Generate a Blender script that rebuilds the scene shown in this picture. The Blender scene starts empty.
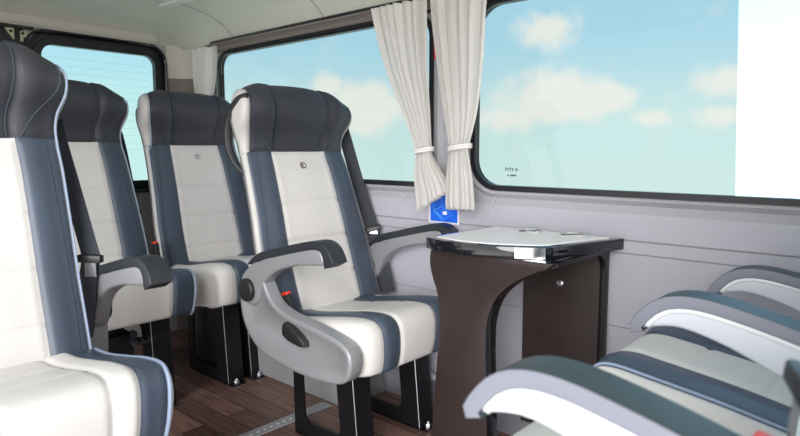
import bpy, bmesh, math, random
from mathutils import Vector, Matrix
random.seed(7)
PI = math.pi
C = bpy.context.scene.collection
sc = bpy.context.scene

# ------------------------------------------------------------------ materials
def new_mat(name):
    m = bpy.data.materials.new(name); m.use_nodes = True
    nt = m.node_tree
    return m, nt, nt.nodes['Principled BSDF']

def basic(name, col, rough=.5, metal=0., bump=0., bscale=400., spec=.5, coat=0., vary=0., vscale=8.):
    m, nt, p = new_mat(name)
    p.inputs['Base Color'].default_value = (*col, 1)
    p.inputs['Roughness'].default_value = rough
    p.inputs['Metallic'].default_value = metal
    p.inputs['Specular IOR Level'].default_value = spec
    p.inputs['Coat Weight'].default_value = coat
    p.inputs['Coat Roughness'].default_value = .08
    tc = nt.nodes.new('ShaderNodeTexCoord')
    if bump > 0:
        n = nt.nodes.new('ShaderNodeTexNoise'); n.inputs['Scale'].default_value = bscale
        n.inputs['Detail'].default_value = 3
        b = nt.nodes.new('ShaderNodeBump'); b.inputs['Strength'].default_value = bump
        b.inputs['Distance'].default_value = .002
        nt.links.new(tc.outputs['Object'], n.inputs['Vector'])
        nt.links.new(n.outputs['Fac'], b.inputs['Height'])
        nt.links.new(b.outputs['Normal'], p.inputs['Normal'])
    if vary > 0:
        n2 = nt.nodes.new('ShaderNodeTexNoise'); n2.inputs['Scale'].default_value = vscale
        n2.inputs['Detail'].default_value = 4
        nt.links.new(tc.outputs['Object'], n2.inputs['Vector'])
        mp = nt.nodes.new('ShaderNodeMapRange')
        mp.inputs['To Min'].default_value = 1 - vary; mp.inputs['To Max'].default_value = 1 + vary
        mp.inputs['From Min'].default_value = .3; mp.inputs['From Max'].default_value = .7
        nt.links.new(n2.outputs['Fac'], mp.inputs['Value'])
        mx = nt.nodes.new('ShaderNodeVectorMath'); mx.operation = 'SCALE'
        mx.inputs[0].default_value = col
        nt.links.new(mp.outputs['Result'], mx.inputs['Scale'])
        nt.links.new(mx.outputs['Vector'], p.inputs['Base Color'])
    return m

M = {}
M['white_leather'] = basic('white_leather', (.68, .66, .645), .5, bump=.25, spec=.35, bscale=350, vary=.03)
M['navy_leather'] = basic('navy_leather', (.058, .077, .113), .38, bump=.3, bscale=350, vary=.08)
M['dark_leather'] = basic('dark_leather', (.034, .037, .048), .42, bump=.3, bscale=350, vary=.08)
M['stitch'] = basic('stitch', (.035, .045, .065), .7)
M['piping'] = basic('piping', (.28, .35, .49), .45)
M['shell'] = basic('shell', (.50, .49, .48), .5, bump=.1)
M['grey_plastic'] = basic('grey_plastic', (.30, .305, .325), .34, metal=.25, bump=.15, bscale=600)
M['black_plastic'] = basic('black_plastic', (.016, .017, .02), .42, bump=.1, bscale=500)
M['black_pad'] = basic('black_pad', (.020, .024, .030), .42, bump=.3, bscale=400)
M['teal_pad'] = basic('teal_pad', (.034, .052, .060), .45, bump=.3, bscale=400)
M['light_arm'] = basic('light_arm', (.60, .62, .68), .42, bump=.1)
M['lit_pad_side'] = basic('lit_pad_side', (.20, .205, .25), .5, bump=.1)  # pad side colour with the light on it painted in
M['black_steel'] = basic('black_steel', (.007, .007, .009), .35, spec=.35)
M['black_gloss'] = basic('black_gloss', (.008, .009, .012), .08, coat=.6)
M['chrome'] = basic('chrome', (.82, .82, .84), .12, metal=1)
M['steel'] = basic('steel', (.60, .62, .66), .32, metal=1)
M['belt'] = basic('belt', (.014, .017, .030), .65, bump=.4, bscale=900)
M['red'] = basic('red', (.65, .03, .02), .35)
M['wall'] = basic('wall', (.38, .375, .41), .6, bump=.15, bscale=250, vary=.03, vscale=5)
M['wall_pale'] = basic('wall_pale', (.43, .43, .49), .6, bump=.12, bscale=250, vary=.02, vscale=5)
M['groove'] = basic('groove', (.30, .30, .34), .8)
M['taupe'] = basic('taupe', (.20, .175, .16), .6, bump=.1)
M['pillar'] = basic('pillar', (.38, .36, .35), .6, bump=.15)
M['ceiling'] = basic('ceiling', (.66, .68, .60), .75, bump=.2, bscale=300, vary=.03, vscale=3)
M['header'] = basic('header', (.62, .59, .53), .7, bump=.15)
M['rubber'] = basic('rubber', (.010, .011, .014), .35)
M['arch'] = basic('arch', (.30, .31, .33), .6, bump=.15)
M['table_white'] = basic('table_white', (.88, .88, .88), .38, coat=.1)
M['table_brown'] = basic('table_brown', (.034, .023, .022), .38, bump=.08, bscale=200, vary=.12, vscale=14)
M['diffuser'] = basic('diffuser', (.80, .82, .80), .4)
M['sticker_white'] = basic('sticker_white', (.8, .8, .82), .4)
M['sticker_blue'] = basic('sticker_blue', (.006, .13, .80), .4)
M['sticker_line'] = basic('sticker_line', (.10, .42, .85), .4)
M['cream_metal'] = basic('cream_metal', (.62, .60, .40), .4, metal=.3)
M['mark'] = basic('mark', (.02, .06, .09), .5)
M['bronze'] = basic('bronze', (.28, .23, .19), .35, metal=.8)

def wood():
    m, nt, p = new_mat('floor_wood')
    tc = nt.nodes.new('ShaderNodeTexCoord')
    br = nt.nodes.new('ShaderNodeTexBrick')
    br.inputs['Color1'].default_value = (.085, .045, .036, 1)
    br.inputs['Color2'].default_value = (.27, .155, .125, 1)
    br.inputs['Mortar'].default_value = (.020, .012, .010, 1)
    br.inputs['Scale'].default_value = 1
    br.inputs['Mortar Size'].default_value = .0018
    br.inputs['Brick Width'].default_value = .62
    br.inputs['Row Height'].default_value = .088
    br.offset = .37
    mp = nt.nodes.new('ShaderNodeMapping'); mp.inputs['Scale'].default_value = (2.2, 34, 1)
    n = nt.nodes.new('ShaderNodeTexNoise'); n.inputs['Scale'].default_value = 3.2
    n.inputs['Detail'].default_value = 6; n.inputs['Roughness'].default_value = .65
    mr = nt.nodes.new('ShaderNodeMapRange')
    mr.inputs['From Min'].default_value = .3; mr.inputs['From Max'].default_value = .7
    mr.inputs['To Min'].default_value = .45; mr.inputs['To Max'].default_value = 1.75
    mx = nt.nodes.new('ShaderNodeVectorMath'); mx.operation = 'SCALE'
    L = nt.links.new
    L(tc.outputs['Object'], br.inputs['Vector']); L(tc.outputs['Object'], mp.inputs['Vector'])
    L(mp.outputs['Vector'], n.inputs['Vector']); L(n.outputs['Fac'], mr.inputs['Value'])
    L(br.outputs['Color'], mx.inputs[0]); L(mr.outputs['Result'], mx.inputs['Scale'])
    L(mx.outputs['Vector'], p.inputs['Base Color'])
    p.inputs['Roughness'].default_value = .42
    return m
M['wood'] = wood()
M['rail_metal'] = basic('rail_metal', (.50, .52, .55), .35, metal=.35)

def cloth_mat():
    m, nt, p = new_mat('curtain_cloth')
    p.inputs['Base Color'].default_value = (.88, .86, .84, 1)
    p.inputs['Roughness'].default_value = .9
    tr = nt.nodes.new('ShaderNodeBsdfTranslucent'); tr.inputs['Color'].default_value = (.86, .82, .78, 1)
    mix = nt.nodes.new('ShaderNodeMixShader'); mix.inputs[0].default_value = .15
    out = nt.nodes['Material Output']
    L = nt.links.new
    L(p.outputs[0], mix.inputs[1]); L(tr.outputs[0], mix.inputs[2]); L(mix.outputs[0], out.inputs[0])
    tc = nt.nodes.new('ShaderNodeTexCoord'); n = nt.nodes.new('ShaderNodeTexNoise'); n.inputs['Scale'].default_value = 500
    b = nt.nodes.new('ShaderNodeBump'); b.inputs['Strength'].default_value = .2; b.inputs['Distance'].default_value = .001
    L(tc.outputs['Object'], n.inputs['Vector']); L(n.outputs['Fac'], b.inputs['Height']); L(b.outputs['Normal'], p.inputs['Normal'])
    return m
M['cloth'] = cloth_mat()

def glass_mat(name, tint, refl=.04, lines=False):
    m, nt, p = new_mat(name)
    nt.nodes.remove(p)
    t = nt.nodes.new('ShaderNodeBsdfTransparent'); t.inputs['Color'].default_value = (*tint, 1)
    g = nt.nodes.new('ShaderNodeBsdfGlossy'); g.inputs['Roughness'].default_value = .03
    mix = nt.nodes.new('ShaderNodeMixShader'); mix.inputs[0].default_value = refl
    L = nt.links.new
    L(t.outputs[0], mix.inputs[1]); L(g.outputs[0], mix.inputs[2])
    L(mix.outputs[0], nt.nodes['Material Output'].inputs[0])
    return m
M['glass'] = glass_mat('tinted_glass', (.595, .585, .575), .03)
M['rear_glass'] = glass_mat('rear_tinted_glass', (.60, .62, .61), .03)
M['dark_line'] = glass_mat('heater_line', (.86, .86, .86), 0)

M['clear_glass'] = glass_mat('clear_glass', (.93, .93, .93), .03)
# ------------------------------------------------------------------ mesh helpers
def obj(name, bm, mats, parent=None, smooth=True, angle=35):
    me = bpy.data.meshes.new(name)
    bm.normal_update(); bm.to_mesh(me); bm.free()
    if not isinstance(mats, (list, tuple)): mats = [mats]
    for m in mats: me.materials.append(M[m] if isinstance(m, str) else m)
    if smooth:
        for p in me.polygons: p.use_smooth = True
        me.set_sharp_from_angle(angle=math.radians(angle))
    o = bpy.data.objects.new(name, me); C.objects.link(o)
    if parent is not None: o.parent = parent
    return o

def tag(o, label=None, cat=None, group=None, kind=None):
    if label: o['label'] = label
    if cat: o['category'] = cat
    if group: o['group'] = group
    if kind: o['kind'] = kind
    return o

def empty(name, loc=(0, 0, 0), rz=0):
    o = bpy.data.objects.new(name, None); C.objects.link(o)
    o.location = loc; o.rotation_euler = (0, 0, rz); o.empty_display_size = .05
    return o

def struct(name, bm, mats, parent=None, **k):
    o = obj(name, bm, mats, parent, **k)
    if parent is None: o['kind'] = 'structure'
    return o

def add_box(bm, lo, hi, bev=0., seg=2, mat=0, mtx=None):
    vs = [bm.verts.new((x, y, z)) for x in (lo[0], hi[0]) for y in (lo[1], hi[1]) for z in (lo[2], hi[2])]
    F = [(0, 1, 3, 2), (4, 6, 7, 5), (0, 4, 5, 1), (2, 3, 7, 6), (0, 2, 6, 4), (1, 5, 7, 3)]
    fs = [bm.faces.new([vs[i] for i in f]) for f in F]
    for f in fs: f.material_index = mat
    if mtx is not None:
        for v in vs: v.co = mtx @ v.co
    if bev > 0:
        es = list({e for f in fs for e in f.edges})
        r = bmesh.ops.bevel(bm, geom=es, offset=bev, segments=seg, profile=.5, affect='EDGES')
        for f in r['faces']: f.material_index = mat
    return fs

def frame_of(d):
    d = Vector(d).normalized()
    a = Vector((0, 0, 1)) if abs(d.z) < .9 else Vector((1, 0, 0))
    u = d.cross(a).normalized(); return u, d.cross(u).normalized()

def add_tube(bm, pts, r, n=8, mat=0, closed=False, cap=True):
    pts = [Vector(p) for p in pts]; rings = []
    N = len(pts); prev_u = None
    for i, p in enumerate(pts):
        a = pts[(i - 1) % N] if (i > 0 or closed) else p
        b = pts[(i + 1) % N] if (i < N - 1 or closed) else p
        d = (b - a).normalized()
        if prev_u is None: u, v = frame_of(d)
        else:
            u = (prev_u - d * prev_u.dot(d)).normalized(); v = d.cross(u)
        prev_u = u
        rr = r[i] if isinstance(r, (list, tuple)) else r
        rings.append([bm.verts.new(p + u * rr * math.cos(2 * PI * k / n) + v * rr * math.sin(2 * PI * k / n)) for k in range(n)])
    for i in range(N if closed else N - 1):
        A, B = rings[i], rings[(i + 1) % N]
        for k in range(n):
            f = bm.faces.new((A[k], A[(k + 1) % n], B[(k + 1) % n], B[k])); f.material_index = mat
    if cap and not closed:
        f = bm.faces.new(rings[0][::-1]); f.material_index = mat
        f = bm.faces.new(rings[-1]); f.material_index = mat

def add_cyl(bm, p0, p1, r, n=20, mat=0, bev=0.):
    p0, p1 = Vector(p0), Vector(p1)
    if bev > 0:
        d = (p1 - p0).normalized()
        add_tube(bm, [p0, p0 + d * .0001, p1 - d * bev, p1 - d * bev * .3, p1], [r, r, r, r - bev * .35, r - bev], n, mat)
    else: add_tube(bm, [p0, p1], r, n, mat)

def smooth_poly(pts, it=2, closed=True):
    pts = [Vector(p) for p in pts]
    for _ in range(it):
        out = []
        N = len(pts)
        rng = range(N) if closed else range(N - 1)
        if not closed: out.append(pts[0])
        for i in rng:
            a, b = pts[i], pts[(i + 1) % N]
            out += [a * .75 + b * .25, a * .25 + b * .75]
        if not closed: out.append(pts[-1])
        pts = out
    return pts

def catmull(pts, n):
    pts = [Vector(p) for p in pts]; N = len(pts)
    # arc-length parametrised catmull-rom sampled at n points
    dense = []
    for i in range(N - 1):
        p0 = pts[max(i - 1, 0)]; p1 = pts[i]; p2 = pts[i + 1]; p3 = pts[min(i + 2, N - 1)]
        for k in range(16):
            t = k / 16
            dense.append(.5 * ((2 * p1) + (p2 - p0) * t + (2 * p0 - 5 * p1 + 4 * p2 - p3) * t * t + (3 * p1 - p0 - 3 * p2 + p3) * t ** 3))
    dense.append(pts[-1])
    L = [0]
    for a, b in zip(dense, dense[1:]): L.append(L[-1] + (b - a).length)
    out = []; j = 0
    for k in range(n):
        s = L[-1] * k / (n - 1)
        while j < len(L) - 2 and L[j + 1] < s: j += 1
        f = (s - L[j]) / max(L[j + 1] - L[j], 1e-9)
        out.append(dense[j].lerp(dense[j + 1], min(max(f, 0), 1)))
    return out

def add_prism(bm, outline, y0, y1, bev=.0, seg=2, mat=0, plane='xz', holes=None):
    """outline (a,b) points extruded along the third axis"""
    def mk(a, b, t):
        return (a, t, b) if plane == 'xz' else ((a, b, t) if plane == 'xy' else (t, a, b))
    v0 = [bm.verts.new(mk(p[0], p[1], y0)) for p in outline]
    v1 = [bm.verts.new(mk(p[0], p[1], y1)) for p in outline]
    n = len(outline); fs = []
    f0 = bm.faces.new(v0); f1 = bm.faces.new(v1[::-1]); fs += [f0, f1]
    for i in range(n):
        fs.append(bm.faces.new((v0[i], v1[i], v1[(i + 1) % n], v0[(i + 1) % n])))
    for f in fs: f.material_index = mat
    bmesh.ops.recalc_face_normals(bm, faces=fs)
    if bev > 0:
        es = list(set(f0.edges) | set(f1.edges))
        r = bmesh.ops.bevel(bm, geom=es, offset=bev, segments=seg, profile=.5, affect='EDGES', clamp_overlap=True)
        for f in r['faces']: f.material_index = mat
    return fs

def add_ring(bm, outer, inner, y0, y1, mat=0, plane='xz'):
    """plate with a hole; outer and inner have the same number of points"""
    def mk(p, t): return (p[0], t, p[1]) if plane == 'xz' else ((p[0], p[1], t) if plane == 'xy' else (t, p[0], p[1]))
    n = len(outer)
    o0 = [bm.verts.new(mk(p, y0)) for p in outer]; o1 = [bm.verts.new(mk(p, y1)) for p in outer]
    i0 = [bm.verts.new(mk(p, y0)) for p in inner]; i1 = [bm.verts.new(mk(p, y1)) for p in inner]
    fs = []
    for k in range(n):
        j = (k + 1) % n
        fs += [bm.faces.new((o0[k], o0[j], i0[j], i0[k])), bm.faces.new((o1[j], o1[k], i1[k], i1[j])),
               bm.faces.new((o0[j], o0[k], o1[k], o1[j])), bm.faces.new((i0[k], i0[j], i1[j], i1[k]))]
    for f in fs: f.material_index = mat
    bmesh.ops.recalc_face_normals(bm, faces=fs)
    return fs

def rrect(x0, x1, z0, z1, r, n=8):
    """rounded rectangle with 4*(n+1) points, r may be per corner (x1z1, x0z1, x0z0, x1z0)"""
    if not isinstance(r, (list, tuple)): r = [r] * 4
    P = []
    for (cx, cz, a0, rr) in ((x1, z1, 0, r[0]), (x0, z1, 90, r[1]), (x0, z0, 180, r[2]), (x1, z0, 270, r[3])):
        sx = -1 if cx == x1 else 1; sz = -1 if cz == z1 else 1
        for k in range(n + 1):
            a = math.radians(a0 + 90 * k / n)
            P.append((cx + sx * rr + rr * math.cos(a), cz + sz * rr + rr * math.sin(a)))
    return P

def squarify(loop, x0, x1, z0, z1, n=8):
    """rectangle outline with the same point count as rrect (corner points spread along the sides)"""
    return rrect(x0, x1, z0, z1, [1e-4] * 4, n)

# ------------------------------------------------------------------ seat
HALF_C, HALF_B = .232, .222      # half widths of cushion and back
class Loft:
    """upholstery surface: C = outer profile, D = inner spine, cross-section runs over a rounded top edge"""
    def __init__(s, Cp, Dp, Wp, bump, r=.03, n=90, crown=.0, arc=None):
        s.n = n
        a = catmull([(p[0], p[1], w) for p, w in zip(Cp, Wp)], n)
        s.C = [Vector((p.x, 0, p.y)) for p in a]; s.W = [p.z for p in a]
        # spine resampled by matching parameter of the control points
        import bisect
        ds = [0]
        for p, q in zip(Cp, Cp[1:]): ds.append(ds[-1] + math.hypot(q[0] - p[0], q[1] - p[1]))
        s.D = []
        for k in range(n):
            t = ds[-1] * k / (n - 1); i = min(max(bisect.bisect(ds, t) - 1, 0), len(ds) - 2)
            f = (t - ds[i]) / (ds[i + 1] - ds[i]); f = min(max(f, 0), 1)
            s.D.append(Vector((Dp[i][0] + (Dp[i + 1][0] - Dp[i][0]) * f, 0, Dp[i][1] + (Dp[i + 1][1] - Dp[i][1]) * f)))
        s.r = r; s.bump = bump; s.crown = crown
        s.A = None
        if arc:
            b = catmull([(p[0], p[1], w) for p, w in zip(Cp, arc)], n); s.A = [p.z for p in b]
    def cross(s, a, w, H):
        """a in [-2,2] -> (y, drop). |a|<1 flat top, 1..1.3 arc, 1.3..2 side"""
        sg = 1 if a >= 0 else -1; b = abs(a); r = min(s.r, H * .6)
        if b <= 1:
            y = b * (w - r); d = -s.bump * math.exp(-(((b - .74) / .17) ** 2)) + s.crown * b * b
        elif b <= 1.3:
            th = (b - 1) / .3 * PI / 2
            y = w - r + r * math.sin(th); d = r * (1 - math.cos(th)) - s.bump * math.exp(-((.26 / .17) ** 2)) * (1 - (b - 1) / .3) + s.crown * (1 - (b - 1) / .3)
        else:
            y = w; d = r + (H - r) * (b - 1.3) / .7
        return sg * y, d
    def P(s, a, t):
        x = t * (s.n - 1); i = min(int(x), s.n - 2); f = x - i
        c = s.C[i].lerp(s.C[i + 1], f); d = s.D[i].lerp(s.D[i + 1], f); w = s.W[i] * (1 - f) + s.W[i + 1] * f
        v = d - c; H = v.length
        y, dr = s.cross(a, w, H)
        p = c + v * (dr / H); p.y = y
        if s.A: p.z -= (s.A[i] * (1 - f) + s.A[i + 1] * f) * (abs(y) / w) ** 2.6 * (.5 if y < 0 else 1.3)
        return p
    def panel(s, bm, a0, a1, t0, t1, na, nt, sink=.005, edge=.008, grooves=(), mat=0, gsink=.005, gw=.005, vgrooves=()):
        pts = []
        for j in range(nt + 1):
            # concentrate samples at the ends
            fj = j / nt
            row = []
            for i in range(na + 1):
                fi = i / na
                fi2 = .5 - .5 * math.cos(PI * fi) if na > 6 else fi
                fi2 = fi2 * .6 + fi * .4
                row.append((a0 + (a1 - a0) * fi2, t0 + (t1 - t0) * fj))
            pts.append(row)
        P = [[s.P(a, t) for a, t in row] for row in pts]
        nrm = []
        for j in range(nt + 1):
            r = []
            for i in range(na + 1):
                du = P[j][min(i + 1, na)] - P[j][max(i - 1, 0)]; dv = P[min(j + 1, nt)][i] - P[max(j - 1, 0)][i]
                n = dv.cross(du)
                r.append(n.normalized() if n.length > 1e-9 else Vector((0, 0, 1)))
            nrm.append(r)
        # distance to the panel border, measured along rows and columns
        def cum(line):
            L = [0]
            for p, q in zip(line, line[1:]): L.append(L[-1] + (q - p).length)
            return L
        RL = [cum(row) for row in P]; CL = [cum([P[j][i] for j in range(nt + 1)]) for i in range(na + 1)]
        V = []
        sgn = 1
        mid = P[nt // 2][na // 2]; 
        if nrm[nt // 2][na // 2].dot(mid - s.D[int((t0 + t1) / 2 * (s.n - 1))]) < 0: sgn = -1
        for j in range(nt + 1):
            r = []
            for i in range(na + 1):
                d = min(RL[j][i], RL[j][-1] - RL[j][i], CL[i][j], CL[i][-1] - CL[i][j])
                off = -sink * math.exp(-(d / edge) ** 2)
                tt = pts[j][i][1]
                tl = CL[i][-1] / max(t1 - t0, 1e-6)
                for g in grooves:
                    off -= gsink * math.exp(-(((tt - g) * tl) / gw) ** 2)
                for g in vgrooves:
                    off -= .005 * math.exp(-(((pts[j][i][0] - g) * s.W[0]) / .010) ** 2)
                r.append(bm.verts.new(P[j][i] + nrm[j][i] * sgn * off))
            V.append(r)
        fs = []
        for j in range(nt):
            for i in range(na):
                f = bm.faces.new((V[j][i], V[j][i + 1], V[j + 1][i + 1], V[j + 1][i])) if sgn < 0 else bm.faces.new((V[j][i], V[j + 1][i], V[j + 1][i + 1], V[j][i + 1]))
                f.material_index = mat; fs.append(f)
        bmesh.ops.recalc_face_normals(bm, faces=fs)
        c = sum((f.calc_center_median() for f in fs), Vector()) / len(fs)
        f0 = fs[len(fs) // 2]
        f0.normal_update()
        if f0.normal.dot(f0.calc_center_median() - s.D[int((t0 + t1) / 2 * (s.n - 1))]) < 0:
            bmesh.ops.reverse_faces(bm, faces=fs)
    def line(s, pts, out=.0005):
        return [s.P(a, t) + (s.P(a, t) - s.D[min(int(t * (s.n - 1)), s.n - 1)]).normalized() * out for a, t in pts]
    def t_at_z(s, z, first=True):
        for k in range(s.n - 1):
            if s.C[k].z <= z <= s.C[k + 1].z: return (k + (z - s.C[k].z) / max(s.C[k + 1].z - s.C[k].z, 1e-9)) / (s.n - 1)
        return 1.

def cushion_loft(dz=0., dx=0.):
    Cp = [(-.17, .435), (-.06, .44), (.06, .460), (.15, .476), (.218, .482), (.254, .472), (.273, .440), (.275, .385), (.266, .338), (.256, .322)]
    Dp = [(-.17, .315), (-.06, .315), (.03, .32), (.10, .325), (.13, .33), (.15, .33), (.16, .328), (.165, .325), (.165, .322), (.165, .32)]
    W = [HALF_C, HALF_C, HALF_C, HALF_C, .230, .226, .222, .218, .214, .212]
    return Loft([(x + dx * (x > .1), z + dz) for x, z in Cp], [(x + dx * (x > .1), z + dz * .5) for x, z in Dp], W, .007, r=.042, n=100, crown=.003)

def back_loft(bs=1., wlow=1.):
    Cp = [(-.100, .425), (-.135, .52), (-.170, .63), (-.205, .75), (-.245, .87), (-.274, .945), (-.270, 1.0), (-.246, 1.05), (-.238, 1.095), (-.252, 1.135), (-.285, 1.162), (-.322, 1.166), (-.350, 1.150)]
    Dp = [(-.135, .412), (-.168, .512), (-.202, .622), (-.237, .742), (-.277, .862), (-.312, .937), (-.324, .985), (-.322, 1.03), (-.324, 1.07), (-.330, 1.095), (-.335, 1.108), (-.345, 1.112), (-.352, 1.115)]
    W = [.241, .243, .240, .231, .223, .217, .220, .234, .237, .233, .226, .220, .214]
    arc = [0, 0, 0, 0, 0, 0, 0, .004, .012, .026, .036, .039, .039]
    W = [w * (wlow + (1 - wlow) * min(1, max(0, (c[1] - .60) / .35))) for w, c in zip(W, Cp)]
    f = lambda L: [(x, .425 + (z - .425) * bs) for x, z in L]
    return Loft(f(Cp), f(Dp), W, .010, r=.026, n=130, crown=.004, arc=arc)

ARM_PALE = [(-.240, .630), (-.16, .657), (-.06, .689), (.03, .710), (.085, .718), (.128, .715), (.160, .701), (.184, .677), (.197, .656), (.199, .647), (.193, .640)]
ARM_TOP = [(-.185, .603), (-.125, .642), (-.03, .668), (.06, .690), (.125, .703), (.165, .700), (.192, .682), (.210, .650)]
def seat_arm(seat, y, style='grey', w=.052, pivot_side=-1, label=None, dx=0., dz=0.):
    """cantilever armrest: body with a pad wrapped over its top and front end"""
    tip = [(.205, .640), (.190, .634), (.176, .646), (.160, .660)]
    under = [(.118, .668), (.05, .652), (-.03, .628), (-.11, .600)]
    prof = ARM_TOP if style == 'grey' else ARM_PALE
    top_s = catmull([(a, b, 0) for a, b in prof], 26)
    # body: runs under the pad from the hinge to the front end
    body = [(p.x, p.y - .012) for p in top_s[:-5]]
    low = catmull([(a, b, 0) for a, b in ([(.172, .640), (.115, .632)] if style == 'grey' else [(.178, .650), (.12, .662), (.05, .647), (-.03, .615)]) + ([(.04, .622), (-.04, .598)] if style == 'grey' else []) + [(-.095, .590) if style != 'grey' else (-.095, .566), (-.125, .525), (-.142, .488), (-.175, .470), (-.215, .484), (-.232, .520), (-.222, .560), (-.187, .590)]], 36)
    body_pts = body + [(p.x, p.y) for p in low]
    bm = bmesh.new(); add_prism(bm, body_pts, y - w / 2 + .003, y + w / 2 - .003, bev=.008, seg=3)
    if dx or dz: bmesh.ops.translate(bm, verts=bm.verts, vec=(dx, 0, dz))
    b = obj('armrest', bm, 'grey_plastic' if style == 'grey' else 'light_arm', seat, angle=60)
    if label: b['label'] = label
    # pad strip
    bm = bmesh.new()
    th = .021 if style != 'grey' else .024
    up = catmull([(a, c, 0) for a, c in prof], 30)
    lo = []
    for i, p in enumerate(up):
        q = up[min(i + 1, 29)] - up[max(i - 1, 0)]; n = Vector((q.y, -q.x, 0)).normalized()
        tt = th * (1 if i > 3 else (i + 1) / 5) * ((1 + .7 * max(0, (i - 24) / 5)) if style == 'grey' else 1.05)
        lo.append(p + n * tt)
    pts = [(p.x, p.y) for p in up] + [(p.x, p.y) for p in reversed(lo)]
    add_prism(bm, pts, y - w / 2 - .001, y + w / 2 + .001, bev=.009 if style == 'grey' else .007, seg=4)
    if style != 'grey':
        # pad sides take a paler colour standing in for light; dark top
        bm.normal_update()
        for f in bm.faces: f.material_index = 1 if abs(f.normal.y) > .75 else 0
        p = obj('arm_pad', bm, ['teal_pad', 'lit_pad_side'], b, angle=60)
    else:
        p = obj('arm_pad', bm, 'black_pad', b, angle=60)
    if dx or dz: p.data.transform(Matrix.Translation((dx, 0, dz)))
    p['label'] = 'dark padded top of the armrest'
    if style != 'grey':
        bm = bmesh.new()
        a_ = [p + (q - p) * .75 for p, q in zip(up, lo)][2:-2]; b_ = [p + (q - p) * 1.36 for p, q in zip(up, lo)][2:-2]
        add_prism(bm, [(p.x, p.y) for p in a_] + [(p.x, p.y) for p in reversed(b_)], y - w / 2 + .0005, y + w / 2 - .0005, bev=.002, seg=1)
        if dx or dz: bmesh.ops.translate(bm, verts=bm.verts, vec=(dx, 0, dz))
        obj('rim', bm, 'sticker_white', b, angle=60)['label'] = 'thin white rim under the arm pad'
    # hinge cap
    bm = bmesh.new()
    yy = y + pivot_side * (w / 2 - .004)
    add_cyl(bm, (-.188 + dx, yy, .520 + dz), (-.188 + dx, yy + pivot_side * .016, .520 + dz), .036, 28, bev=.006)
    obj('hinge_cap', bm, 'black_plastic', b, angle=40)['label'] = 'round black hinge cap'
    return b

def seat_cover(seat, y, side):
    """grey plastic side shroud with its recline lever"""
    out = [(-.235, .520), (-.236, .460), (-.215, .400), (-.165, .350), (-.09, .322), (.06, .308), (.20, .316), (.252, .338), (.268, .375), (.264, .412), (.235, .436), (.170, .452), (.08, .464), (-.01, .476), (-.07, .500), (-.105, .545), (-.125, .575), (-.16, .585), (-.205, .570)]
    P = [(p.x, p.y) for p in catmull([(a, b, 0) for a, b in out + out[:1]], 64)][:-1]
    bm = bmesh.new()
    y0, y1 = (y - .024, y + .024)
    fs = add_prism(bm, P, y0, y1)
    bm.normal_update()
    face = [f for f in fs[:2] if f.normal.y * side > .5][0]
    r = bmesh.ops.inset_region(bm, faces=[face], thickness=.016, depth=0)
    r2 = bmesh.ops.inset_region(bm, faces=[face], thickness=.010, depth=-.010)
    es = [e for e in bm.edges if len(e.link_faces) == 2 and e.calc_face_angle(0) > .9]
    bmesh.ops.bevel(bm, geom=es, offset=.007, segments=3, profile=.5, affect='EDGES')
    o = obj('side_cover', bm, 'grey_plastic', seat, angle=50)
    # lever
    bm = bmesh.new()
    yo = y + side * .016
    pts = [(-.035, .440), (-.012, .462), (.060, .425), (.072, .402), (.050, .396), (-.020, .412)]
    q = smooth_poly([(a, b, 0) for a, b in [(a + .022, b - .008) for a, b in [(-.030, .452), (-.016, .466), (.066, .428), (.074, .400), (-.028, .414)]]], 1)
    add_prism(bm, [(p.x, p.y) for p in q], yo, yo + side * .022, bev=.004)
    obj('recline_lever', bm, 'black_plastic', o, angle=50)['label'] = 'black recline lever'
    return o

def seat_buckle(seat, x, y, z, tilt=-.25):
    bm = bmesh.new()
    mt = Matrix.Translation((x, y, z)) @ Matrix.Rotation(tilt, 4, 'Y')
    add_box(bm, (-.017, -.010, -.09), (.017, .010, .030), .005, 2, mtx=mt)
    o = obj('belt_buckle', bm, 'black_plastic', seat)
    bm = bmesh.new()
    add_box(bm, (-.014, -.0085, .028), (.014, .0085, .038), .002, 1, mtx=mt)
    obj('release_button', bm, 'red', o)['label'] = 'red release button'
    return o

def ribbon(bm, path, wv, w, th=.0025, n=40):
    pts = catmull(path, n); rows = []
    W = Vector(wv).normalized()
    for i, p in enumerate(pts):
        d = (pts[min(i + 1, n - 1)] - pts[max(i - 1, 0)]).normalized()
        wd = (W - d * W.dot(d)).normalized(); nn = d.cross(wd).normalized()
        rows.append([bm.verts.new(p + wd * w / 2 * a + nn * th * b) for a, b in ((-1, -.5), (1, -.5), (1, .5), (-1, .5))])
    for A, B in zip(rows, rows[1:]):
        for k in range(4): bm.faces.new((A[k], A[(k + 1) % 4], B[(k + 1) % 4], B[k]))
    bm.faces.new(rows[0][::-1]); bm.faces.new(rows[-1])
    return pts

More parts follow.
